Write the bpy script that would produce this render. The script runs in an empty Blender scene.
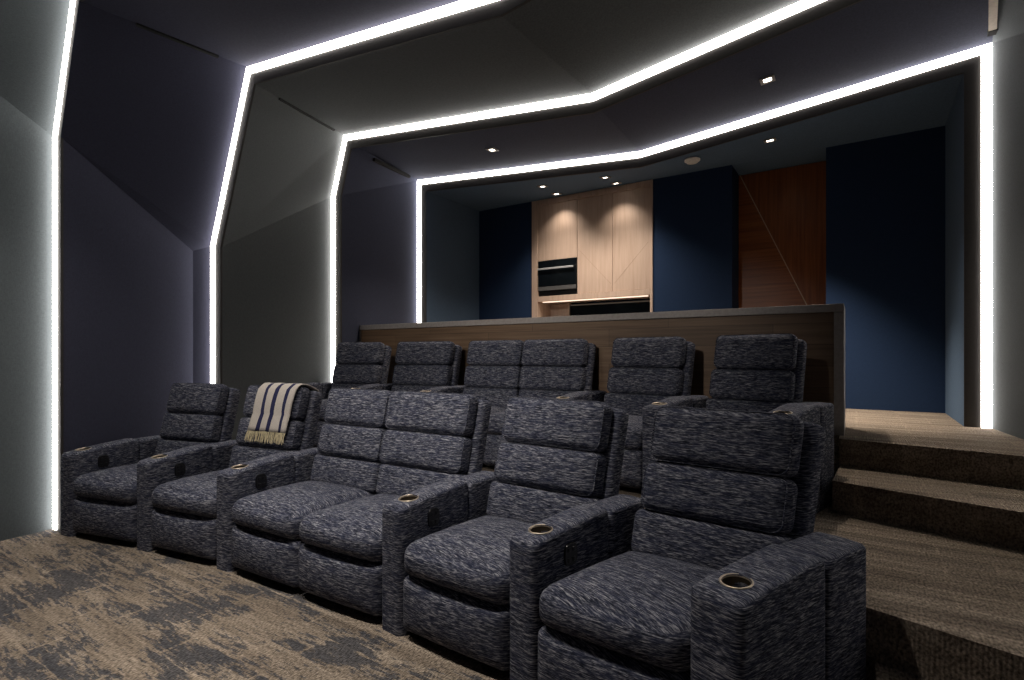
import bpy, bmesh, math, random
from mathutils import Vector, Matrix
random.seed(7)
C = bpy.context.scene.collection
SC = bpy.context.scene
PI = math.pi
R = math.radians

# ---------------------------------------------------------------- camera
cam_d = bpy.data.cameras.new('camera'); cam = bpy.data.objects.new('camera', cam_d); C.objects.link(cam)
cam_d.sensor_width = 36.0
cam_d.lens = 530.4 / 1024 * 36.0
cam_d.shift_y = 15.5 / 1024
cam_d.clip_start = 0.05
cam.location = (0, 0, 1.4)
cam.rotation_euler = (R(90), 0, 0.576)
SC.camera = cam
# ---------------------------------------------------------------- world, exposure
w = bpy.data.worlds.new('world'); SC.world = w; w.use_nodes = True
w.node_tree.nodes['Background'].inputs[0].default_value = (0.02, 0.022, 0.03, 1)
w.node_tree.nodes['Background'].inputs[1].default_value = 0.3
SC.view_settings.view_transform = 'Standard'
SC.view_settings.look = 'None'
SC.view_settings.gamma = 1.0
SC.view_settings.use_curve_mapping = False
SC.view_settings.exposure = 0.0
SC.cycles.use_denoising = True
SC.cycles.max_bounces = 8
SC.cycles.diffuse_bounces = 5
SC.cycles.sample_clamp_indirect = 6.0

STRIP = 11.0          # emission of the LED strips
STRIP_COL = (1.0, 0.94, 0.89)
DOWN_COL = (1.0, 0.88, 0.76)

# ---------------------------------------------------------------- helpers: materials
def nt(name):
    m = bpy.data.materials.new(name); m.use_nodes = True
    t = m.node_tree; b = t.nodes['Principled BSDF']
    return m, t, b
def mapping(t, scale, coord='Object', rot=(0, 0, 0)):
    tc = t.nodes.new('ShaderNodeTexCoord'); mp = t.nodes.new('ShaderNodeMapping')
    mp.inputs['Scale'].default_value = scale; mp.inputs['Rotation'].default_value = rot
    t.links.new(tc.outputs[coord], mp.inputs[0]); return mp.outputs[0]
def noise(t, vec, scale, detail=2, rough=.5):
    n = t.nodes.new('ShaderNodeTexNoise'); n.inputs['Scale'].default_value = scale
    n.inputs['Detail'].default_value = detail; n.inputs['Roughness'].default_value = rough
    t.links.new(vec, n.inputs['Vector']); return n.outputs['Fac']
def ramp(t, fac, stops, interp='LINEAR'):
    r = t.nodes.new('ShaderNodeValToRGB'); r.color_ramp.interpolation = interp
    e = r.color_ramp.elements
    while len(e) < len(stops): e.new(0.5)
    for i, (p, c) in enumerate(stops):
        e[i].position = p; e[i].color = (c[0], c[1], c[2], 1)
    t.links.new(fac, r.inputs[0]); return r.outputs[0]
def mix(t, fac, a, b, mode='MIX'):
    m = t.nodes.new('ShaderNodeMix'); m.data_type = 'RGBA'; m.blend_type = mode
    for k, v in ((0, fac), (6, a), (7, b)):
        if isinstance(v, (int, float)): m.inputs[k].default_value = v
        elif isinstance(v, tuple): m.inputs[k].default_value = (v[0], v[1], v[2], 1)
        else: t.links.new(v, m.inputs[k])
    return m.outputs[2]
def math_n(t, op, a, b=0.0):
    m = t.nodes.new('ShaderNodeMath'); m.operation = op
    for k, v in ((0, a), (1, b)):
        if isinstance(v, (int, float)): m.inputs[k].default_value = v
        else: t.links.new(v, m.inputs[k])
    return m.outputs[0]
def bump(t, b, h, strength, dist=.01):
    n = t.nodes.new('ShaderNodeBump'); n.inputs['Strength'].default_value = strength
    n.inputs['Distance'].default_value = dist
    t.links.new(h, n.inputs['Height']); t.links.new(n.outputs[0], b.inputs['Normal'])

def mat_plain(name, col, rough=.6, metal=0.0, spec=None):
    m, t, b = nt(name)
    f = noise(t, mapping(t, (1, 1, 1)), 40, 3)
    c = ramp(t, f, [(.3, tuple(x * .88 for x in col)), (.7, tuple(min(1, x * 1.1) for x in col))])
    t.links.new(c, b.inputs['Base Color'])
    b.inputs['Roughness'].default_value = rough; b.inputs['Metallic'].default_value = metal
    if spec is not None: b.inputs['Specular IOR Level'].default_value = spec
    return m
def mat_wallcloth(name, col):
    m, t, b = nt(name)
    v1 = mapping(t, (60, 60, 400)); v2 = mapping(t, (400, 400, 40))
    f = math_n(t, 'ADD', noise(t, v1, 1, 2), noise(t, v2, 1, 2))
    f = math_n(t, 'MULTIPLY', f, .5)
    c = ramp(t, f, [(.35, tuple(x * .8 for x in col)), (.65, tuple(min(1, x * 1.2) for x in col))])
    t.links.new(c, b.inputs['Base Color'])
    b.inputs['Roughness'].default_value = .9; b.inputs['Specular IOR Level'].default_value = .15
    bump(t, b, f, .15, .004)
    return m
def mat_emit(name, col, strength):
    m, t, b = nt(name)
    b.inputs['Base Color'].default_value = (.8, .8, .8, 1)
    b.inputs['Emission Color'].default_value = (*col, 1); b.inputs['Emission Strength'].default_value = strength
    return m
def mat_upholstery():
    m, t, b = nt('heathered upholstery')
    oi = t.nodes.new('ShaderNodeObjectInfo')
    tc = t.nodes.new('ShaderNodeTexCoord'); add = t.nodes.new('ShaderNodeVectorMath'); add.operation = 'ADD'
    cmb = t.nodes.new('ShaderNodeCombineXYZ')
    k = math_n(t, 'MULTIPLY', oi.outputs['Random'], 13.0)
    for i in range(3): t.links.new(k, cmb.inputs[i])
    t.links.new(tc.outputs['Object'], add.inputs[0]); t.links.new(cmb.outputs[0], add.inputs[1])
    def mp(sc):
        q = t.nodes.new('ShaderNodeMapping'); q.inputs['Scale'].default_value = sc
        t.links.new(add.outputs[0], q.inputs[0]); return q.outputs[0]
    # slubs run level on upright faces and across the seat on level faces
    sep = t.nodes.new('ShaderNodeSeparateXYZ'); t.links.new(tc.outputs['Normal'], sep.inputs[0])
    lv = ramp(t, math_n(t, 'ABSOLUTE', sep.outputs['Z']), [(.55, (0, 0, 0)), (.75, (1, 1, 1))])
    def two(a, c, det, ro):
        return mix(t, lv, noise(t, mp((a, a, c)), 1, det, ro), noise(t, mp((a, c, a)), 1, det, ro))
    a = two(20, 210, 3, .65); c2 = two(46, 420, 2, .6); d = two(12, 70, 2, .5)
    s = math_n(t, 'ADD', math_n(t, 'MULTIPLY', a, .6), math_n(t, 'MULTIPLY', c2, .4))
    col = ramp(t, s, [(.38, (.006, .007, .012)), (.465, (.028, .032, .050)), (.535, (.11, .113, .140)), (.61, (.35, .35, .365))])
    col = mix(t, ramp(t, d, [(.45, (0, 0, 0)), (.6, (.42, .42, .42))]), col, (.022, .028, .062))
    t.links.new(col, b.inputs['Base Color'])
    b.inputs['Roughness'].default_value = .85; b.inputs['Specular IOR Level'].default_value = .12
    bump(t, b, s, .35, .004)
    return m
def mat_carpet(patches=True):
    m, t, b = nt('distressed carpet')
    base = ramp(t, noise(t, mapping(t, (1.2, 14, 14)), 1, 4, .65), [(.32, (.115, .092, .071)), (.5, (.225, .184, .142)), (.68, (.36, .30, .235))])
    # long rectangular weave blocks running across the room
    bk = t.nodes.new('ShaderNodeTexBrick'); bk.offset = .37; bk.squash = 1
    bk.inputs['Scale'].default_value = 1; bk.inputs['Brick Width'].default_value = .55; bk.inputs['Row Height'].default_value = .17
    bk.inputs['Mortar Size'].default_value = .012; bk.inputs['Mortar Smooth'].default_value = .6
    bk.inputs['Color1'].default_value = (.15, .15, .15, 1); bk.inputs['Color2'].default_value = (.85, .85, .85, 1)
    bk.inputs['Mortar'].default_value = (1, 1, 1, 1)
    t.links.new(mapping(t, (1, 1, 1)), bk.inputs['Vector'])
    base = mix(t, .35, base, mix(t, bk.outputs['Color'], (.10, .080, .063), (.34, .27, .20)))
    patch = noise(t, mapping(t, (2.1, 5.0, 3)), 1, 2)
    edge = noise(t, mapping(t, (9, 40, 30)), 1, 5, .75)
    blk = math_n(t, 'ADD', math_n(t, 'MULTIPLY', patch, .45), math_n(t, 'MULTIPLY', edge, .55))
    blk = math_n(t, 'ADD', blk, math_n(t, 'MULTIPLY', math_n(t, 'SUBTRACT', .5, bk.outputs['Fac']), .05))
    k = ramp(t, blk, [(.515, (0, 0, 0)), (.555, (.8, .8, .8))])
    col = mix(t, k, base, (.040, .047, .060)) if patches else base
    fib = noise(t, mapping(t, (110, 55, 80)), 1, 2)
    col = mix(t, 1.0, col, ramp(t, fib, [(.32, (.42, .42, .42)), (.68, (1.5, 1.5, 1.5))]), 'MULTIPLY')
    t.links.new(col, b.inputs['Base Color'])
    b.inputs['Roughness'].default_value = .95; b.inputs['Specular IOR Level'].default_value = .1
    wv = t.nodes.new('ShaderNodeTexWave'); wv.inputs['Scale'].default_value = 22; wv.inputs['Distortion'].default_value = 1.2
    wv.inputs['Detail'].default_value = 1; wv.bands_direction = 'X'
    t.links.new(mapping(t, (1, 1, 1)), wv.inputs['Vector'])
    bump(t, b, math_n(t, 'ADD', math_n(t, 'MULTIPLY', wv.outputs['Fac'], .5), fib), .6, .012)
    return m
def mat_wood(name, cols, scale=(1.5, 30, 30), rough=.45, plank=None):
    m, t, b = nt(name)
    v = mapping(t, scale)
    f = noise(t, v, 1, 5, .6)
    c = ramp(t, f, [(.3, cols[0]), (.5, cols[1]), (.7, cols[2])])
    if plank:
        bk = t.nodes.new('ShaderNodeTexBrick'); bk.offset = .4
        bk.inputs['Scale'].default_value = 1; bk.inputs['Brick Width'].default_value = plank[0]; bk.inputs['Row Height'].default_value = plank[1]
        bk.inputs['Mortar Size'].default_value = .002
        bk.inputs['Color1'].default_value = (.72, .72, .72, 1); bk.inputs['Color2'].default_value = (1.1, 1.1, 1.1, 1); bk.inputs['Mortar'].default_value = (.4, .4, .4, 1)
        t.links.new(mapping(t, (1, 1, 1), rot=(R(90), 0, 0)), bk.inputs['Vector'])
        c = mix(t, 1.0, c, bk.outputs['Color'], 'MULTIPLY')
    t.links.new(c, b.inputs['Base Color']); b.inputs['Roughness'].default_value = rough
    return m
def mat_throw():
    m, t, b = nt('striped throw')
    at = t.nodes.new('ShaderNodeAttribute'); at.attribute_name = 'stripe'
    # three navy stripes across the width of the blanket
    sep = t.nodes.new('ShaderNodeSeparateXYZ'); t.links.new(at.outputs['Vector'], sep.inputs[0])
    c = ramp(t, sep.outputs['X'], [(0, (.50, .455, .40)), (.19, (.012, .014, .06)), (.285, (.50, .455, .40)), (.47, (.012, .014, .06)), (.565, (.50, .455, .40)), (.78, (.012, .014, .06)), (.865, (.50, .455, .40))], 'CONSTANT')
    f = noise(t, mapping(t, (260, 260, 260)), 1, 2)
    c = mix(t, 1.0, c, ramp(t, f, [(.3, (.75, .75, .75)), (.7, (1.15, 1.15, 1.15))]), 'MULTIPLY')
    t.links.new(c, b.inputs['Base Color']); b.inputs['Roughness'].default_value = .95
    bump(t, b, f, .4, .003)
    return m

M = dict(
    slate=mat_wallcloth('slate wall cloth', (.098, .113, .120)),
    navy=mat_wallcloth('ink navy wall cloth', (.044, .046, .070)),
    grey=mat_wallcloth('warm grey wall cloth', (.100, .108, .110)),
    navy2=mat_wallcloth('dusk navy wall cloth', (.056, .062, .094)),
    alcove=mat_wallcloth('blue grey wall cloth', (.10, .155, .235)),
    blue=mat_wallcloth('deep blue wall cloth', (.018, .037, .085)),
    trim=mat_plain('dark bronze trim', (.032, .027, .024), .6),
    led=mat_emit('led diffuser', STRIP_COL, STRIP),
    fabric=mat_upholstery(), carpet=mat_carpet(), stepcarpet=mat_carpet(False),
    black=mat_plain('black plastic', (.006, .006, .007), .35),
    blackfab=mat_plain('black base cloth', (.008, .008, .010), .9),
    brass=mat_plain('warm steel', (.50, .42, .32), .42, 1.0), inlay=mat_plain('satin brass inlay', (.50, .38, .26), .5),
    welldark=mat_plain('cup well steel', (.045, .034, .022), .4, 0.6),
    steel=mat_plain('brushed steel', (.55, .56, .58), .45, .5),
    glass=mat_plain('black glass', (.004, .006, .008), .06),
    oak=mat_wood('pale oak veneer', [(.46, .33, .25), (.52, .385, .30), (.57, .43, .34)], (26, 26, 1.6), .5),
    oakframe=mat_wood('pale oak edging', [(.48, .34, .26), (.54, .40, .31), (.60, .45, .36)], (26, 26, 1.6), .5),
    barwood=mat_wood('brown oak planks', [(.115, .068, .036), (.165, .10, .055), (.22, .14, .08)], (1.2, 30, 34), .55, (1.4, .165)),
    barstone=mat_plain('taupe bar capping', (.34, .31, .285), .5),
    mahog=mat_wood('red brown veneer across', [(.15, .045, .014), (.24, .078, .022), (.34, .12, .036)], (1.0, 20, 34), .35),
    mahog_v=mat_wood('red brown veneer upright', [(.14, .042, .013), (.22, .072, .02), (.30, .105, .032)], (30, 20, 1.0), .35),
    counter=mat_plain('pale stone worktop', (.55, .50, .45), .3),
    throw=mat_throw(), fringe=mat_plain('straw fringe', (.60, .52, .33), .9),
    lamp=mat_emit('downlight lens', DOWN_COL, 12.0),
    white=mat_plain('white enamel', (.8, .78, .75), .4),
    tan=mat_plain('tan slot lining', (.36, .27, .17), .6),
    slotblack=mat_plain('black slot', (.002, .002, .002), .9),
    darksteel=mat_plain('dark steel', (.10, .10, .10), .4),
    lamptrim=mat_plain('grey lamp trim', (.30, .28, .26), .5),
    welt=mat_plain('welt cord', (.10, .10, .115), .8),
    ledge=mat_emit('under cabinet glow', (1.0, .78, .60), 1.4),
)

# ---------------------------------------------------------------- helpers: objects
def mk(name, verts, faces, m, parent=None, smooth=False):
    me = bpy.data.meshes.new(name); me.from_pydata([tuple(v) for v in verts], [], faces); me.update()
    me.materials.append(m)
    if smooth:
        for p in me.polygons: p.use_smooth = True
    o = bpy.data.objects.new(name, me); C.objects.link(o)
    if parent: o.parent = parent
    return o
def mk_bm(name, bm, m, parent=None, smooth=False):
    me = bpy.data.meshes.new(name); bmesh.ops.recalc_face_normals(bm, faces=bm.faces); bm.to_mesh(me); bm.free()
    me.materials.append(m)
    if smooth:
        for p in me.polygons: p.use_smooth = True
    o = bpy.data.objects.new(name, me); C.objects.link(o)
    if parent: o.parent = parent
    return o
def thing(name, label, cat, loc=(0, 0, 0), rz=0, group=None):
    o = bpy.data.objects.new(name, None); C.objects.link(o); o.empty_display_size = .1
    o.location = loc; o.rotation_euler = (0, 0, rz); o['label'] = label; o['category'] = cat
    if group: o['group'] = group
    return o
def tag(o, label, cat, group=None):
    o['label'] = label; o['category'] = cat
    if group: o['group'] = group
    return o
def struct(o): o['kind'] = 'structure'; return o
def box_bm(bm, x0, x1, y0, y1, z0, z1, bev=0.0):
    r = bmesh.ops.create_cube(bm, size=1)
    for v in r['verts']:
        v.co = Vector((x0 + (v.co.x + .5) * (x1 - x0), y0 + (v.co.y + .5) * (y1 - y0), z0 + (v.co.z + .5) * (z1 - z0)))
    if bev:
        es = list({e for v in r['verts'] for e in v.link_edges})
        bmesh.ops.bevel(bm, geom=es, offset=bev, segments=2, affect='EDGES', profile=.6)
def box(name, x0, x1, y0, y1, z0, z1, m, parent=None, bev=0.004):
    bm = bmesh.new(); box_bm(bm, x0, x1, y0, y1, z0, z1, bev)
    return mk_bm(name, bm, m, parent)
def prism(name, poly, z0, z1, m, parent=None):
    n = len(poly)
    v = [(x, y, z0) for x, y in poly] + [(x, y, z1) for x, y in poly]
    f = [tuple(range(n - 1, -1, -1)), tuple(range(n, 2 * n))] + [(i, (i + 1) % n, (i + 1) % n + n, i + n) for i in range(n)]
    return mk(name, v, f, m, parent)

# soft block: box with rounded edges and crowned faces; pts pass through fn
def soft_verts(x0, x1, y0, y1, z0, z1, r, crown=(0, 0, 0), n=12):
    bm = bmesh.new(); bmesh.ops.create_cube(bm, size=2)
    bmesh.ops.subdivide_edges(bm, edges=bm.edges[:], cuts=n, use_grid_fill=True)
    h = Vector(((x1 - x0) / 2, (y1 - y0) / 2, (z1 - z0) / 2)); c = Vector(((x0 + x1) / 2, (y0 + y1) / 2, (z0 + z1) / 2))
    for v in bm.verts:
        s = Vector([math.copysign(1 - (1 - abs(a)) ** 1.7, a) for a in v.co])
        p = Vector([s[i] * h[i] for i in range(3)])
        q = Vector([max(-(h[i] - r), min(h[i] - r, p[i])) for i in range(3)])
        d = p - q
        L = d.length
        if L > 1e-9:
            # cube-to-sphere style blend keeps corners round
            p = q + d * (r / L) if L > 1e-9 else p
        for i in range(3):
            j, k = (i + 1) % 3, (i + 2) % 3
            if abs(abs(s[i]) - 1) < 1e-6 and crown[i]:
                cr = crown[i] if not isinstance(crown[i], tuple) else (crown[i][1] if s[i] > 0 else crown[i][0])
                p[i] += math.copysign(cr * (1 - abs(s[j]) ** 2.4) * (1 - abs(s[k]) ** 2.4), s[i])
        v.co = c + p
    return bm
def warp_bm(bm, fn):
    for v in bm.verts: v.co = fn(v.co)
    return bm

# ---------------------------------------------------------------- the room shell
HO = [  # y, strip width, flange width, outer profile: floor, knee, corner left, ceiling fold, corner right, knee, floor
    (0.15, .075, .08, [(-5.45, 0), (-5.45, 4.0), (-5.44, 4.16), (-1.95, 3.80), (1.14, 4.10), (1.15, 3.9), (1.15, 0)]),
    (1.572, .066, .07, [(-5.45, 0), (-5.45, 3.166), (-5.030, 4.24), (-1.95, 3.80), (.85, 4.08), (1.15, 3.0), (1.15, 0)]),
    (2.811, .066, .10, [(-5.43, 0), (-5.43, 2.50), (-4.79, 4.101), (-1.92, 3.756), (.75, 4.05), (1.15, 2.6), (1.15, 0)]),
    (4.282, .068, .10, [(-5.45, 0), (-5.45, 3.373), (-5.218, 4.074), (-1.945, 3.701), (.80, 4.080), (1.15, 3.36), (1.15, 0)]),
    (5.81, .068, .108, [(-5.445, 0), (-5.445, 2.2), (-5.445, 3.99), (-2.05, 3.707), (.937, 3.975), (.937, 2.4), (.937, 0)]),
]
YB = 7.08; ZP = .8; ZC = 3.79
def inset(prof, d):
    n = len(prof); out = []
    def nrm(a, b):
        dx, dz = b[0] - a[0], b[1] - a[1]; L = math.hypot(dx, dz)
        return (dz / L, -dx / L)      # path runs up the left, over, down the right: interior on the right-hand side
    for i in range(n):
        if i == 0: nn = nrm(prof[0], prof[1]); out.append((prof[0][0] + nn[0] * d, prof[0][1])); continue
        if i == n - 1: nn = nrm(prof[-2], prof[-1]); out.append((prof[-1][0] + nn[0] * d, prof[-1][1])); continue
        a, b = nrm(prof[i - 1], prof[i]), nrm(prof[i], prof[i + 1])
        mx, mz = a[0] + b[0], a[1] + b[1]; q = d * 2 / (mx * mx + mz * mz)
        out.append((prof[i][0] + mx * q, prof[i][1] + mz * q))
    return out
OUT = [h[3] for h in HO]
MID = [inset(h[3], h[1]) for h in HO]
INN = [inset(h[3], h[1] + h[2]) for h in HO]
def band(name, pa, pb, y0, y1, m, parent=None):
    """solid band between two profiles, from y0 (towards the screen) to y1"""
    n = len(pa); v = []
    for i in range(n):
        v += [(pa[i][0], y0, pa[i][1]), (pb[i][0], y0, pb[i][1]), (pb[i][0], y1, pb[i][1]), (pa[i][0], y1, pa[i][1])]
    f = []
    for i in range(n - 1):
        a, b = 4 * i, 4 * i + 4
        for k in range(4): f.append((a + k, a + (k + 1) % 4, b + (k + 1) % 4, b + k))
    f += [(3, 2, 1, 0), (4 * n - 4, 4 * n - 3, 4 * n - 2, 4 * n - 1)]
    return mk(name, v, f, m, parent)
strip_label = ['glowing white strip of the portal arch behind the viewer, nearest the screen wall',
               'glowing white light strip framing the first arch, at far left of the photo',
               'glowing white light strip of the second arch, bending above the two left recliners',
               'glowing white light strip of the third arch, meeting the left end of the bar',
               'glowing white light strip of the rearmost arch, around the bar alcove']
for k, h in enumerate(HO):
    y = h[0]
    struct(band('trim_%d' % (k + 1), MID[k], INN[k], y + .012, y + .03, M['trim']))
    s = band('light_strip', OUT[k], MID[k], y, y + .013, M['led'])
    tag(s, strip_label[k], 'light', 'light strips round the arches')

def quad(name, a, b, c, d, m): return struct(mk(name, [a, b, c, d], [(0, 1, 2, 3)], m))
def loft(name, quads, m, n=10):
    v = []; f = []
    for a, b, c, d in quads:
        a, b, c, d = Vector(a), Vector(b), Vector(c), Vector(d); o = len(v)
        for i in range(n + 1):
            for j in range(n + 1):
                v.append(a.lerp(b, i / n).lerp(d.lerp(c, i / n), j / n))
        for i in range(n):
            for j in range(n): q = o + i * (n + 1) + j; f.append((q, q + n + 1, q + n + 2, q + 1))
    return struct(mk(name, v, f, m))
def P(prof, i, y): return (prof[i][0], y, prof[i][1])
sec = [('slate', 'slate'), ('navy', 'navy'), ('grey', 'grey'), ('navy2', 'navy2')]
for k in range(4):
    a, b = (MID[k] if k == 3 else INN[k]), OUT[k + 1]; ya, yb = HO[k][0] + .012, HO[k + 1][0] + .012
    m = M[sec[k][0]]
    if k == 1:
        V = (-5.496, 2.677, 2.432); V0 = (-5.496, 2.677, 0)
        v = [P(a, 0, ya), V0, V, P(a, 1, ya), P(b, 0, yb), P(b, 1, yb), P(b, 2, yb), P(a, 2, ya)]
        struct(mk('wall_left', v, [(0, 1, 2, 3), (1, 4, 5, 2), (3, 2, 5, 6), (3, 6, 7)], m))
    else:
        v = [P(a, 0, ya), P(b, 0, yb), P(b, 1, yb), P(a, 1, ya), P(b, 2, yb), P(a, 2, ya)]
        if k == 0: up = [(3, 2, 5), (2, 4, 5)]
        elif k == 3: up = [(3, 4, 5), (3, 1, 4)]
        else: up = [(3, 2, 4), (3, 4, 5)]
        lo = [(0, 1, 2, 3)] if k != 3 else [(0, 1, 3)]
        struct(mk('wall_left', v, lo + up, m))
    loft('ceiling', [(P(a, 2, ya), P(b, 2, yb), P(b, 3, yb), P(a, 3, ya)), (P(a, 3, ya), P(b, 3, yb), P(b, 4, yb), P(a, 4, ya))], m)
    v = [P(a, 6, ya), P(b, 6, yb), P(b, 5, yb), P(a, 5, ya), P(b, 4, yb), P(a, 4, ya)]
    if k == 3: struct(mk('wall_right', v, [(0, 1, 3), (1, 4, 3), (3, 4, 5)], M['slate']))
    else: struct(mk('wall_right', v, [(0, 1, 2, 3), (3, 2, 4, 5)], m))
# bay towards the screen, behind the viewer
a = OUT[0]; YF = -3.0
v = [(-5.45, YF, 0), (-5.45, .146, 0), (-5.44, .146, 4.16), (-5.44, YF, 4.16)]
struct(mk('wall_left', v, [(0, 1, 2, 3)], M['navy']))
struct(mk('ceiling', [(-5.44, YF, 4.16), (-5.44, .146, 4.16), (-1.95, .146, 3.80), (-1.95, YF, 3.8), (1.14, .146, 4.10), (1.14, YF, 4.1)], [(0, 1, 2, 3), (3, 2, 4, 5)], M['navy']))
struct(mk('wall_right', [(1.15, YF, 0), (1.15, .146, 0), (1.15, .146, 4.1), (1.15, YF, 4.1)], [(0, 1, 2, 3)], M['navy']))
struct(mk('wall_front', [(-5.45, YF, 0), (1.15, YF, 0), (1.15, YF, 4.1), (-1.95, YF, 3.8), (-5.45, YF, 4.16)], [(0, 1, 2, 3, 4)], M['navy']))
# bar alcove
a = INN[4]; ya = 5.822
fl = (a[0][0], ya, 0); tl = P(a, 2, ya); ck = P(a, 3, ya); tr = P(a, 4, ya); fr = (a[6][0], ya, 0)
XBL, XBR = -5.245, .775
struct(mk('wall_left', [fl, (XBL, 7.6, 0), (XBL, 7.6, ZC), (XBL, YB, ZC), tl], [(0, 1, 2, 3, 4)], M['alcove']))
struct(mk('wall_right', [fr, (XBR, YB, 0), (XBR, YB, ZC), tr], [(0, 1, 2, 3)], M['alcove']))
loft('ceiling', [(tl, (XBL, YB, ZC), (-2.05, YB, ZC), ck), (ck, (-2.05, YB, ZC), (XBR, YB, ZC), tr),
                 ((XBL, YB, ZC), (XBL, 7.6, ZC), (XBR, 7.6, ZC), (XBR, YB, ZC))], M['alcove'])
struct(box('wall_back', XBL, -4.222, YB, YB + .5, ZP, ZC, M['blue'], bev=0))
struct(box('wall_back', -2.316, -1.309, YB, YB + .5, ZP, ZC, M['blue'], bev=0))
struct(box('wall_back', -.294, XBR, YB, YB + .5, ZP, ZC, M['blue'], bev=0))
struct(box('wall_back', -4.25, -2.30, YB + .45, YB + .5, ZP, ZC, M['blue'], bev=0))
# floors: screen-side floor, seating platform with its steps, top platform
struct(mk('floor', [(-5.6, YF, 0), (1.3, YF, 0), (1.3, 2.6, 0), (-5.6, 2.6, 0)], [(0, 1, 2, 3)], M['carpet']))
def slab(name, poly, z0, z1): return struct(prism(name, poly, z0, z1, M['stepcarpet']))
slab('floor', [(-5.6, 2.72), (-.9, 2.72), (.03, 2.535), (1.3, 2.13), (1.3, 4.8), (-5.6, 4.8)], 0, .4)
slab('floor', [(-5.6, 4.68), (-.105, 4.68), (-.105, 4.50), (1.3, 4.215), (1.3, 7.6), (-5.6, 7.6)], 0, .8)
slab('step', [(.06, 2.30), (1.3, 1.90), (1.3, 2.14), (.06, 2.52)], 0, .2)
slab('step', [(-.13, 3.955), (1.3, 3.50), (1.3, 4.3), (-.10, 4.55)], .4, .6)

# ceiling slots (long dark gaps where wall cloth meets ceiling cloth)
def slot(a, b, t0, t1, m, label, wdt=.040):
    a, b = Vector(a), Vector(b); p, q = a.lerp(b, t0), a.lerp(b, t1)
    d = (q - p).normalized(); up = Vector((0, 0, 1)); s = d.cross(up).normalized()
    u = s.cross(d).normalized(); v = []
    for e in (p, q):
        for i, j in ((-1, -1), (1, -1), (1, 1), (-1, 1)): v.append(e + s * wdt * .5 * i + u * wdt * .5 * j)
    o = mk('ceiling_slot', v, [(3, 2, 1, 0), (4, 5, 6, 7), (0, 1, 5, 4), (1, 2, 6, 5), (2, 3, 7, 6), (3, 0, 4, 7)], m)
    tag(o, label, 'air slot', 'air slots along the ceiling edges'); return o
for k, t0, t1, lb in ((1, .30, .80, 'thin black air slot between the first and second arch, at ceiling edge'),
                      (2, .23, .86, 'short black air slot between the second and third arch, at ceiling edge'),
                      (3, .31, .86, 'black air slot between the third and rearmost arch, at ceiling edge')):
    slot(P(INN[k], 2, HO[k][0]), P(OUT[k + 1], 2, HO[k + 1][0]), t0, t1, M['slotblack'], lb)
so = slot(P(INN[3], 4, 4.282), P(OUT[4], 4, 5.81), .25, .80, M['tan'], 'tan lined air slot above the right end of the rearmost arch', .05)
A_, B_ = Vector(P(INN[3], 4, 4.282)), Vector(P(OUT[4], 4, 5.81)); q = A_.lerp(B_, .83)
box('end_cap', q.x - .026, q.x + .026, q.y - .04, q.y + .04, q.z - .03, q.z + .03, M['slotblack'], so, 0)

# ---------------------------------------------------------------- downlights
from mathutils.bvhtree import BVHTree
_v = []; _f = []
for o in C.objects:
    if o.name.startswith('ceiling') and o.get('kind') == 'structure':
        n0 = len(_v); _v += [v.co.copy() for v in o.data.vertices]; _f += [tuple(n0 + i for i in p.vertices) for p in o.data.polygons]
_tree = BVHTree.FromPolygons(_v, _f)
def downlight(x, y, z, label, power, tilt=(0, 0), aim=(0, 0, -1), size=70, blend=.8, col=DOWN_COL):
    hit, nrm, _i, _d = _tree.ray_cast(Vector((x, y, 2.0)), Vector((0, 0, 1)))
    z = hit.z - .003; nrm = nrm if nrm.z < 0 else -nrm
    t = thing('ceiling_downlight', label, 'ceiling light', (x, y, z), 0, 'recessed ceiling downlights')
    t.rotation_euler = Vector((0, 0, -1)).rotation_difference(nrm).to_euler()
    bm = bmesh.new(); s = .058; q = s * .55
    for (x0, x1, y0, y1) in ((-s, s, -s, -q), (-s, s, q, s), (-s, -q, -q, q), (q, s, -q, q)):
        box_bm(bm, x0, x1, y0, y1, -.012, .001)
    mk_bm('trim_ring', bm, M['lamptrim'], t)
    box('lens', -q, q, -q, q, -.007, .001, M['lamp'], t, 0)
    ld = bpy.data.lights.new('downlight_beam', 'SPOT'); ld.energy = power; ld.color = col
    ld.spot_size = R(size); ld.spot_blend = blend; ld.shadow_soft_size = .025
    lo = bpy.data.objects.new('beam', ld); C.objects.link(lo); lo.parent = t; lo.location = (0, 0, -.02)
    v = Vector(aim); v.rotate(t.rotation_euler.to_matrix().inverted())
    lo.rotation_euler = Vector((0, 0, -1)).rotation_difference(v).to_euler()
    return t
downlight(-.655, 5.11, 3.728, 'square ceiling downlight above the steps, right of the folded ceiling', 130, (.13, -.09), size=105)
downlight(-3.59, 5.10, 3.738, 'square ceiling downlight above the second row, left of the ceiling fold', 170, (.13, .09), size=115)
downlight(-3.57, 6.26, 3.690, 'leftmost alcove downlight, farther from the oak cabinets', 100, (.1, .04), (0, .25, -1), 105, 1)
downlight(-3.67, 6.84, 3.760, 'alcove downlight close above the left oak cabinet door', 24, (.1, .02), (0, .1, -1), 105, 1)
downlight(-2.65, 6.23, 3.642, 'alcove downlight left of the cabinet corner, farther from the doors', 100, (.16, .04), (0, .25, -1), 105, 1)
downlight(-2.735, 6.80, 3.735, 'alcove downlight close above the right oak cabinet door', 24, (.16, .02), (0, .1, -1), 105, 1)
downlight(-.77, 6.20, 3.668, 'alcove downlight in front of the red wood door panel', 680, (.12, -.05), (.14, .05, -1), size=64, blend=1)
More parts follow.
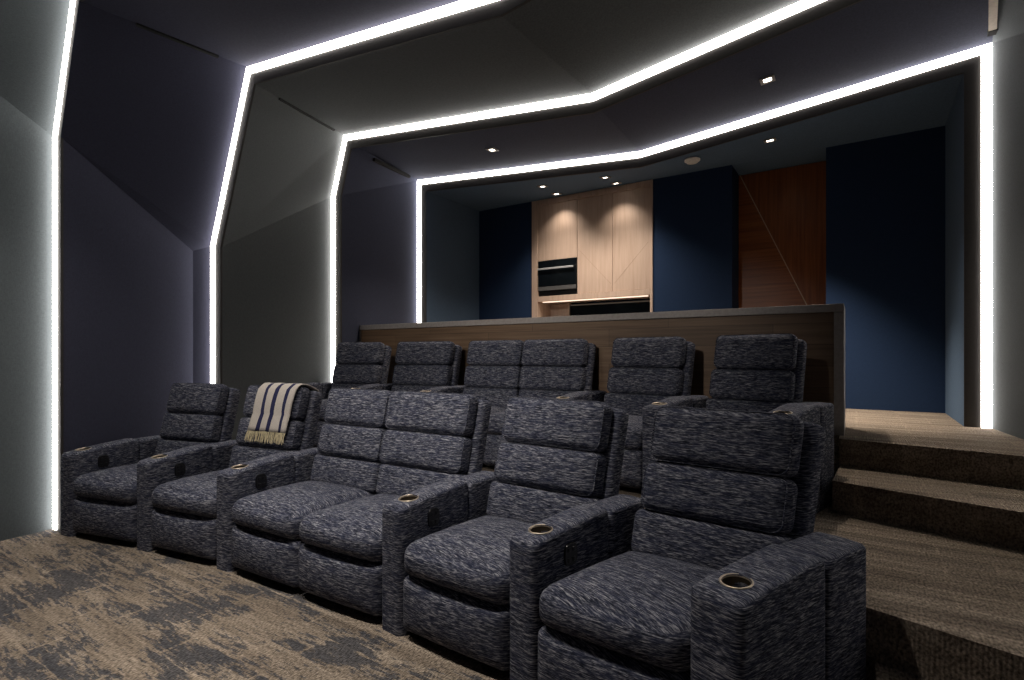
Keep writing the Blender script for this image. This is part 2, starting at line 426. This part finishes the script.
# unseen downlights over the open front floor, added to light the front row
for x, y, nm in ((-4.3, .75, 'near the left wall'), (-2.7, .95, 'in the middle'), (-1.65, 1.1, 'towards the right wall')):
    z = 3.8 + (.36 * (-1.95 - x) / 3.49 if x < -1.95 else .3 * (x + 1.95) / 3.09)
    downlight(x, y, z - .10, 'unseen downlight %s, added in the ceiling over the open front floor' % nm, 225, (0, .1 if x < -2 else -.09), (0, .18, -1), 76, 1, (1, .93, .87))
for x, nm in ((-3.9, 'left'), (-2.1, 'right')):  # unseen fill spots, added to brighten the bar front and back row
    downlight(x, -1.3, 3.95 if x < -3 else 3.79, 'aimed ceiling downlight on the %s of the pair near the screen wall' % nm, 420, (0, .1 if x < -3 else .05), (0.12 if x < -3 else -.1, 5.4, -2.5), 40, 1, (1, .93, .87))
t = thing('smoke_detector', 'round white smoke detector between downlights on the alcove ceiling', 'smoke detector', (-1.545, 6.09, 3.597))
def disc(name, r0, r1, z0, z1, m, parent, n=28):
    v = []; f = []
    for i in range(n):
        c, s = math.cos(2 * PI * i / n), math.sin(2 * PI * i / n); v += [(r0 * c, r0 * s, z0), (r1 * c, r1 * s, z1)]
    v += [(0, 0, z0), (0, 0, z1)]
    for i in range(n):
        a, b = 2 * i, 2 * ((i + 1) % n)
        f += [(a, b, b + 1, a + 1), (2 * n, b, a), (2 * n + 1, a + 1, b + 1)]
    return mk(name, v, f, m, parent)
disc('base', .085, .085, .0, -.015, M['white'], t); disc('cover', .075, .06, -.015, -.035, M['white'], t)

# ---------------------------------------------------------------- recliners
AW = .16; AL = .82
def arm_bm(AW=AW, AL=AL):
    """armrest lofted along y: rounded block, top rising to the back, groove before the rear lid"""
    st = []
    rf = .032
    for a in (0, 25, 50, 70, 90): st.append((rf * (1 - math.cos(R(a))) if a < 90 else rf, rf * (1 - math.sin(R(a)))))
    ys = [(y, ins, 0) for y, ins in st]
    ys += [(.12, 0, 0), (.2, 0, 0), (.3, 0, 0), (.4, 0, 0), (.480, 0, 0), (.494, .006, 0), (.502, .022, 0), (.506, .042, 0), (.514, .042, 0), (.518, .022, 0), (.526, .006, 0), (.540, 0, 0), (.65, 0, 0), (.74, 0, 0)]
    ys += [(AL - rf * (1 - math.cos(R(a))), rf * (1 - math.sin(R(a))), 0) for a in (90, 65, 40, 0)]
    def top(y):
        if y < .507: return .636 + .052 * min(1, y / .5) + .006 * math.sin(PI * min(1, y / .5))
        return .674 + .008 * (y - .5)
    rings = []; rc = .024; bm = bmesh.new()
    for (y, ins, _) in ys:
        side = ins * (1.0 if (y < .1 or y > .76) else .25)
        x0, x1, z1 = side, AW - side, top(y) - ins
        pts = [(x0, 0.0)]
        for z in (.1, .2, .3, .4, .5): pts.append((x0, z))
        for a in (180, 157, 135, 112, 90): pts.append((x0 + rc + rc * math.cos(R(a)), z1 - rc + rc * math.sin(R(a))))
        pts.append((AW / 2, z1 + .003))
        for a in (90, 67, 45, 22, 0): pts.append((x1 - rc + rc * math.cos(R(a)), z1 - rc + rc * math.sin(R(a))))
        for z in (.5, .4, .3, .2, .1): pts.append((x1, z))
        pts.append((x1, 0.0))
        rings.append([bm.verts.new((px, y, pz)) for px, pz in pts])
    for r0, r1 in zip(rings, rings[1:]):
        n = len(r0)
        for i in range(n): bm.faces.new((r0[i], r0[(i + 1) % n], r1[(i + 1) % n], r1[i]))
    bm.faces.new(rings[0]); bm.faces.new(rings[-1][::-1])
    return bm
def holed_arm(AW):
    """one armrest mesh with a real round well for the cup holder"""
    bm = arm_bm(AW); a = mk_bm('arm_source', bm, M['fabric'])
    c = disc('arm_cutter', .046, .046, .52, .80, M['fabric'], None, 32); c.location = (AW / 2, .125, 0)
    md = a.modifiers.new('b', 'BOOLEAN'); md.object = c; md.operation = 'DIFFERENCE'; md.solver = 'EXACT'
    bpy.context.view_layer.update()
    me = bpy.data.meshes.new_from_object(a.evaluated_get(bpy.context.evaluated_depsgraph_get()))
    me.name = 'armrest'
    for o in (a, c): bpy.data.objects.remove(o, do_unlink=True)
    me.materials.clear(); me.materials.append(M['fabric'])
    for p in me.polygons: p.use_smooth = True
    if hasattr(me, 'set_sharp_from_angle'): me.set_sharp_from_angle(angle=R(45))
    return me
ARMS = {q: holed_arm(q) for q in (.16, .20)}
def lathe_mesh(name, prof, m, n=28):
    v = []; f = []
    for r, z in prof:
        for i in range(n): v.append((r * math.cos(2 * PI * i / n), r * math.sin(2 * PI * i / n), z))
    for k in range(len(prof) - 1):
        for i in range(n): f.append((k * n + i, k * n + (i + 1) % n, (k + 1) * n + (i + 1) % n, (k + 1) * n + i))
    me = bpy.data.meshes.new(name); me.from_pydata(v, [], f); me.update(); me.materials.append(m)
    for p in me.polygons: p.use_smooth = True
    return me
CUP = lathe_mesh('cup_holder', [(.0, -.075), (.044, -.075), (.0445, -.004), (.048, .004), (.0525, .004), (.0545, .001), (.0535, -.004)], M['brass'])
CUP.materials.append(M['welldark'])
for p_ in CUP.polygons:
    if p_.index < 56: p_.material_index = 1
def soft_mesh(name, dims, r, m, crown=(0, 0, 0), n=5):
    bm = soft_verts(*dims, r, crown, n); me = bpy.data.meshes.new(name); bm.to_mesh(me); bm.free(); me.materials.append(m)
    for p in me.polygons: p.use_smooth = True
    return me
def oval_mesh(name, hy, hz, x0, x1, m, n=32):
    o = [(math.copysign(abs(math.cos(2 * PI * i / n)) ** .6, math.cos(2 * PI * i / n)) * hy, math.copysign(abs(math.sin(2 * PI * i / n)) ** .6, math.sin(2 * PI * i / n)) * hz) for i in range(n)]
    v = [(x0, a, b) for a, b in o] + [(x1, a * .93, b * .93) for a, b in o]
    f = [tuple(range(n - 1, -1, -1)), tuple(range(n, 2 * n))] + [(i, (i + 1) % n, (i + 1) % n + n, i + n) for i in range(n)]
    me = bpy.data.meshes.new(name); me.from_pydata(v, [], f); me.update(); me.materials.append(m); return me
PANEL = oval_mesh('control_panel', .042, .050, -.004, .007, M['black'])
BUTTON = soft_mesh('button', (0, .006, -.010, .010, -.010, .010), .003, M['black'])
def link(name, me, parent, loc=(0, 0, 0), rz=0.0, rx=0.0):
    o = bpy.data.objects.new(name, me); C.objects.link(o); o.parent = parent; o.location = loc; o.rotation_euler = (rx, 0, rz); return o

REC = R(13.5)      # recline of the back
def recliner(name, label, cat, AL_, AR_, al, ar, z, seats, last, panel, group, ins=.06):
    """AL_, AR_: front left corners of this armrest and the next; al, ar: their headings in degrees"""
    AL_, AR_ = Vector((*AL_, 0)), Vector((*AR_, 0))
    ch = (AR_ - AL_).normalized(); F0 = AL_ + Vector((math.cos(R(al)), math.sin(R(al)), 0)) * AW; F1 = AR_
    rot = (al + ar) / 2
    org = (F0 + F1) / 2 + Vector((0, 0, z))
    t = thing(name, label, cat, org, R(rot), group)
    inv = (Matrix.Translation(org) @ Matrix.Rotation(R(rot), 4, 'Z')).inverted()
    def place(p):           # p.x in 0..1 across the seat bay, p.y depth, p.z height
        a = R(al + (ar - al) * p.x); f = F0.lerp(F1, p.x)
        return inv @ Vector((f.x - math.sin(a) * p.y, f.y + math.cos(a) * p.y, z + p.z))
    W = (F1 - F0).length
    def part(nm, dims, r, crown, back=False, n=12, m=None, parent=None):
        bm = soft_verts(*dims, r, crown, n)
        def fn(c):
            x, y, zz = c
            if back:
                y, zz = y * math.cos(REC) + zz * math.sin(REC), -y * math.sin(REC) + zz * math.cos(REC)
                y += .565; zz += .47
            return place(Vector((x / W, y, zz)))
        warp_bm(bm, fn)
        return mk_bm(nm, bm, m or M['fabric'], parent or t, True)
    def piping(nm, x0, x1, y, z0, z1, r, parent):   # welt round the front face of a back cushion
        pts = []
        for cx, cz, a0 in ((x1 - r, z1 - r, 0), (x0 + r, z1 - r, 90), (x0 + r, z0 + r, 180), (x1 - r, z0 + r, 270)):
            for k in range(6): a = R(a0 + k * 18); pts.append((cx + r * math.cos(a), cz + r * math.sin(a)))
        v = []; f = []; n = len(pts); k = 6; rr = .0032
        cx, cz = (x0 + x1) / 2, (z0 + z1) / 2
        for (px, pz) in pts:
            d = Vector((px - cx, pz - cz)).normalized()
            for j in range(k):
                b = 2 * PI * j / k
                xx, zz, yy = px + d.x * rr * math.cos(b), pz + d.y * rr * math.cos(b), y + rr * math.sin(b)
                v.append(place(Vector((xx / W, yy * math.cos(REC) + zz * math.sin(REC) + .565, -yy * math.sin(REC) + zz * math.cos(REC) + .47))))
        for i in range(n):
            for j in range(k): f.append((i * k + j, i * k + (j + 1) % k, ((i + 1) % n) * k + (j + 1) % k, ((i + 1) % n) * k + j))
        return mk(nm, v, f, M['fabric'], parent, True)
    # armrests
    def arm(pt, ang, aw=None):
        aw = aw or AW; o = link('armrest', ARMS[aw], t)
        o.matrix_local = inv @ Matrix.Translation(pt + Vector((0, 0, z))) @ Matrix.Rotation(R(ang), 4, 'Z')
        o.matrix_local = inv @ Matrix.Translation(pt + Vector((0, 0, z))) @ Matrix.Rotation(R(ang), 4, 'Z')
        c = link('cup_holder', CUP, o, (aw / 2, .125, .653)); c.rotation_euler = (R(5), 0, 0); c['label'] = 'shiny metal cup holder'
        return o
    a = arm(AL_, al)
    if panel:
        p = link('control_panel', PANEL, a, (AW + .001, .225, .545)); p['label'] = 'black plastic control panel'
        for by, bz in ((-.016, .022), (.016, .022), (-.016, -.022), (.016, -.022)):
            link('button', BUTTON, p, (.005, by, bz))
    if last: arm(AR_, ar, .20)
    # base and seats
    part('base', (.03, W - .03, .11, .70, 0, .10), .01, (0, 0, 0), n=3, m=M['blackfab'])
    sw = W / seats
    for s in range(seats):
        x0, x1 = s * sw + .004, (s + 1) * sw - .004
        part('footrest', (x0 - .002, x1 - .002, -.004, .24, .035, .314), .042, (0, (.030, 0), 0))
        part('seat_cushion', (x0 - .002, x1, -.012, .66, .306, .478), .068, (0, (.020, 0), (0, .040)), n=14)
        part('lower_back_cushion', (x0 + (ins * .6 if s == 0 else .002), x1 - .002, .0, .12, .0, .218), .04, (0, (.012, 0), 0), True)
        b = part('back_cushion', (x0 + (ins if s == 0 else 0), x1 - (.016 if s == seats - 1 else 0), -.012, .11, .212, .447), .045, (0, (.014, 0), 0), True)
        h = part('head_cushion', (x0 + (ins * 1.25 if s == 0 else 0), x1 - (.016 if s == seats - 1 else 0), -.02, .10, .443, .712), .048, (0, (.012, 0), 0), True)
        e0, e1 = (ins if s == 0 else 0), (.016 if s == seats - 1 else 0)
        piping('piping', x0 + e0 + .006, x1 - e1 - .006, .006, .219, .440, .040, b)
        piping('piping', x0 + e0 * 1.25 + .006, x1 - e1 - .006, -.001, .450, .705, .043, h)
    part('back_shell', (ins, W + .006, .085, .195, -.25, .695), .035, (0, 0, 0), True)
    return t, place, W

row1P = [(-5.23, 1.55), (-4.375, 1.73), (-3.545, 1.862), (-2.055, 1.915), (-1.245, 1.875), (-.475, 1.80)]
row1A = [9, 10.5, 4, -4.8, -14, -24]
row2P = [(-5.26, 3.42), (-4.44, 3.61), (-3.575, 3.73), (-2.105, 3.756), (-1.29, 3.67), (-.50, 3.49)]
row2A = [8, 11, 5, -2.5, -10.5, -13]
lab1 = ['front row leftmost recliner in blue-grey tweed, beside the first glowing wall strip',
        'front row blue-grey tweed recliner with the striped throw over its back',
        'front row double-seat recliner, two blue-grey seats sharing one base',
        'front row single blue-grey recliner between the double seat and the nearest recliner',
        'front row rightmost blue-grey recliner, nearest and largest, beside the carpeted steps']
lab2 = ['back row leftmost blue-grey recliner, in front of the left end of the bar',
        'back row second recliner from left, between the leftmost one and the double seat',
        'back row double-seat blue-grey recliner in front of the middle of the bar',
        'back row single blue-grey recliner just right of the back row double seat',
        'back row rightmost blue-grey recliner with its bare arm beside the steps']
PL = {}
for row, (Pn, An, z, labs, grp) in enumerate(((row1P, row1A, 0.0, lab1, 'recliners of the front row'), (row2P, row2A, .4, lab2, 'recliners of the back row'))):
    for k in range(5):
        nm = 'double_recliner' if k == 2 else 'recliner'
        PL[(row, k)] = recliner(nm, labs[k], 'recliner', Pn[k], Pn[k + 1], An[k], An[k + 1], z, 2 if k == 2 else 1, k == 4, True, grp, .02 if row == 1 and k < 3 else (.06, .085, .075, .06, .06)[k])

# ---------------------------------------------------------------- striped throw over the second recliner
t2, place2, W2 = PL[(0, 1)]
def back_pt(x, y, zz):
    y2, z2 = y * math.cos(REC) + zz * math.sin(REC) + .565, -y * math.sin(REC) + zz * math.cos(REC) + .47
    return t2.matrix_basis @ place2(Vector((x / W2, y2, z2)))
path = [(-.040, .335), (-.040, .37), (-.040, .42), (-.036, .455), (-.034, .475), (-.040, .50), (-.044, .56), (-.044, .62), (-.040, .67), (-.030, .700), (-.008, .722), (.03, .732), (.08, .728), (.13, .718), (.170, .708), (.188, .685), (.190, .60), (.190, .50)]
L = [0]
for p, q in zip(path, path[1:]): L.append(L[-1] + math.hypot(q[0] - p[0], q[1] - p[1]))
nx = 22; v = []; f = []; uv = []
for i, (py, pz) in enumerate(path):
    s = L[i] / L[-1]
    for j in range(nx + 1):
        u = j / nx
        xl = .25 + .04 * min(1, s / .5); xr = .625 + .015 * min(1, s / .5)
        x = xl + (xr - xl) * u + .004 * math.sin(9 * s + 3 * u)
        wob = .006 * math.sin(u * 15 + s * 5) * (1 - .5 * s)
        v.append(back_pt(x, py - (wob + .006 if pz < .7 and py < 0 else 0), pz + (wob * .5 if pz > .7 else 0))); uv.append(u)
for i in range(len(path) - 1):
    for j in range(nx): f.append((i * (nx + 1) + j, i * (nx + 1) + j + 1, (i + 1) * (nx + 1) + j + 1, (i + 1) * (nx + 1) + j))
blanket = mk('throw_blanket', v, f, M['throw'], None, True)
at = blanket.data.attributes.new('stripe', 'FLOAT_VECTOR', 'POINT')
for i, u in enumerate(uv): at.data[i].vector = (u, 0, 0)
md = blanket.modifiers.new('thickness', 'SOLIDIFY'); md.thickness = .007; md.offset = 0
tag(blanket, 'cream throw with navy stripes and straw fringe, draped over a recliner back', 'blanket')
v = []; f = []
for k in range(62):
    u = (k + .5) / 62; x = .25 + .375 * u
    ln = .085 + random.uniform(-.008, .008); wx = random.uniform(-.018, .018)
    b0 = len(v)
    for tt, rr in ((0, .0028), (.5, .0034), (1, .0022)):
        cc = back_pt(x + wx * tt, -.047 - .006 * math.sin(u * 15) + random.uniform(-.003, .003), .337 - ln * tt)
        for a in range(4): v.append(cc + Vector((rr * math.cos(a * PI / 2), rr * math.sin(a * PI / 2), 0)))
    for r_ in range(2):
        for a in range(4): f.append((b0 + r_ * 4 + a, b0 + r_ * 4 + (a + 1) % 4, b0 + r_ * 4 + 4 + (a + 1) % 4, b0 + r_ * 4 + 4 + a))
    f.append((b0 + 8, b0 + 9, b0 + 10, b0 + 11))
fr_ = mk('fringe', v, f, M['fringe'], blanket); fr_['label'] = 'straw coloured fringe'

# ---------------------------------------------------------------- bar
BX0, BX1, BY0, BY1, BZ = -5.43, -.078, 4.70, 5.24, 1.79
bar = thing('bar_counter', 'long oak fronted bar with pale waterfall top behind the back row', 'bar counter', ((BX0 + BX1) / 2, BY0, ZP))
def bpart(nm, x0, x1, y0, y1, z0, z1, m, bev=.004):
    o = box(nm, x0, x1, y0, y1, z0, z1, m, bar, bev); o.location = (-(BX0 + BX1) / 2, -BY0, -ZP); return o
bpart('countertop', BX0, BX1, BY0 - .02, BY1, BZ - .06, BZ, M['barstone'])
bpart('end_panel', BX1 - .065, BX1, BY0 - .02, BY1, ZP, BZ - .061, M['barstone'])
bpart('end_panel', BX0, BX0 + .05, BY0 - .02, BY1, ZP, BZ - .061, M['barstone'])
bpart('back_panel', BX0 + .051, BX1 - .066, BY1 - .05, BY1 - .03, ZP, BZ - .061, M['barwood'], 0)
bpart('front_panel', BX0 + .051, BX1 - .066, BY0, BY0 + .03, ZP, BZ - .061, M['barwood'], 0)

# ---------------------------------------------------------------- oak cabinets on the back wall
cab = thing('wall_cabinet', 'tall pale oak cabinet unit set into the blue back wall', 'cabinet', (-3.27, YB, ZP))
def cpart(nm, *a, parent=None, **k):
    o = box(nm, *a, parent or cab, **k)
    if parent is None: o.location = (3.27, -YB, -ZP)
    return o
OF = M['oakframe']; OK_ = M['oak']
cpart('side_panel', -4.222, -4.12, YB - .02, YB + .44, ZP, ZC - .005, OF)
cpart('side_panel', -2.352, -2.316, YB - .02, YB + .44, ZP, ZC - .005, OF)
cpart('top_panel', -4.118, -2.354, YB - .02, YB + .44, 3.705, ZC - .005, OF)
cpart('bottom_shelf', -4.118, -2.354, YB - .02, YB + .44, 2.225, 2.305, OF)
d1 = cpart('door', -4.114, -3.455, YB - .002, YB + .02, 2.850, 3.70, OK_, bev=.002)
d2 = cpart('door', -3.448, -2.905, YB - .002, YB + .02, 2.31, 3.70, OK_, bev=.002)
d3 = cpart('door', -2.898, -2.357, YB - .002, YB + .02, 2.31, 3.70, OK_, bev=.002)
cpart('carcass', -4.118, -2.354, YB + .03, YB + .40, 2.31, 3.70, M['black'], bev=0)
# fine chevron grooves where the veneer of the two right doors is book matched
def groove(x0, z0, x1, z1, par):
    w_ = .0025; d = Vector((x1 - x0, z1 - z0)).normalized(); nx_, nz_ = -d.y * w_, d.x * w_; y = YB - .0035
    v = [(x0 - nx_, y, z0 - nz_), (x1 - nx_, y, z1 - nz_), (x1 + nx_, y, z1 + nz_), (x0 + nx_, y, z0 + nz_)]
    v += [(a_, y + .002, c_) for a_, b_, c_ in v]
    return mk('groove', v, [(0, 1, 2, 3), (7, 6, 5, 4), (0, 4, 5, 1), (1, 5, 6, 2), (2, 6, 7, 3), (3, 7, 4, 0)], M['trimline'], par)
M['trimline'] = mat_plain('veneer joint', (.40, .285, .21), .6)
groove(-3.42, 2.95, -2.925, 2.42, d2); groove(-2.87, 2.42, -2.38, 2.95, d3)
cpart('back_panel', -4.118, -3.79, YB + .40, YB + .43, ZP + .9, 2.22, OK_, bev=0)
cpart('glass_trim', -3.79, -3.765, YB + .36, YB + .43, ZP + .9, 2.22, OF, bev=0)
cpart('glass_backsplash', -3.764, -2.354, YB + .38, YB + .43, ZP + .9, 2.20, M['glass'], bev=0)
g = cpart('light_rail', -4.05, -2.40, YB + .02, YB + .06, 2.213, 2.224, M['ledge'], bev=0); g['label'] = 'glowing rail under the shelf'
cpart('base_cabinet', -4.116, -2.355, YB + .02, YB + .38, ZP, 1.93, OK_, bev=0)
wt = box('worktop', -4.117, -2.353, YB - .04, YB + .38, 1.932, 1.985, M['counter']); tag(wt, 'pale worktop in the cabinet niche, mostly hidden behind the bar', 'worktop')
# built-in microwave
mw = thing('microwave', 'built-in black microwave oven with steel handle in the oak cabinet', 'microwave', (-3.785, YB, 2.40))
def mpart(nm, x0, x1, y0, y1, z0, z1, m, bev=.003):
    o = box(nm, x0, x1, y0, y1, z0, z1, m, mw, bev); o.location = (3.785, -YB, -2.40); return o
mpart('body', -4.11, -3.46, YB + .0, YB + .028, 2.385, 2.845, M['black'])
dr = mpart('door', -4.105, -3.465, YB - .022, YB - .001, 2.455, 2.735, M['glass'])
mpart('control_panel', -4.105, -3.465, YB - .018, YB - .001, 2.74, 2.84, M['glass'])
mpart('vent_grille', -4.105, -3.465, YB - .018, YB - .001, 2.39, 2.45, M['darksteel'])
hb = bmesh.new(); box_bm(hb, -4.09, -3.49, YB - .075, YB - .05, 2.70, 2.728, .006)
box_bm(hb, -4.06, -4.04, YB - .05, YB - .021, 2.705, 2.722); box_bm(hb, -3.54, -3.52, YB - .05, YB - .021, 2.705, 2.722)
ho = mk_bm('handle', hb, M['steel'], dr); ho['label'] = 'brushed steel handle'

# ---------------------------------------------------------------- red wood door wall with brass inlay
YW = 7.53
wx0, wx1 = -1.309, -.294
pan = thing('wood_door_panel', 'red-brown veneered door panel crossed by a slanting brass line', 'door', ((wx0 + wx1) / 2, YW, ZP))
def sl(z): return -1.296 + (3.79 - z) * (.757 / 1.716)       # x of the slanting line at height z
zr = 3.79 - (wx1 + 1.296) / (.757 / 1.716)
ox, oy, oz = (wx0 + wx1) / 2, YW, ZP
def face(nm, poly, m, y0=0.0, th=.03):
    n = len(poly); v = [(x - ox, y0, z - oz) for x, z in poly] + [(x - ox, y0 + th, z - oz) for x, z in poly]
    f = [tuple(range(n)), tuple(range(2 * n - 1, n - 1, -1))] + [(i, i + n, (i + 1) % n + n, (i + 1) % n) for i in range(n)]
    return mk(nm, v, f, m, pan)
a = face('lower_veneer', [(wx0, ZP), (wx1, ZP), (wx1, zr), (sl(3.78), 3.78), (wx0, 3.78)], M['mahog']); a['label'] = 'veneer with grain running across'
a = face('upper_veneer', [(sl(3.78) + .006, 3.78), (wx1, zr + .012), (wx1, 3.78)], M['mahog_v']); a['label'] = 'veneer with upright grain'
a = face('brass_inlay', [(sl(3.78) - .006, 3.78), (wx1, zr - .012), (wx1, zr + .014), (sl(3.78) + .007, 3.78)], M['inlay'], -.006, .01); a['label'] = 'slanting brass line'
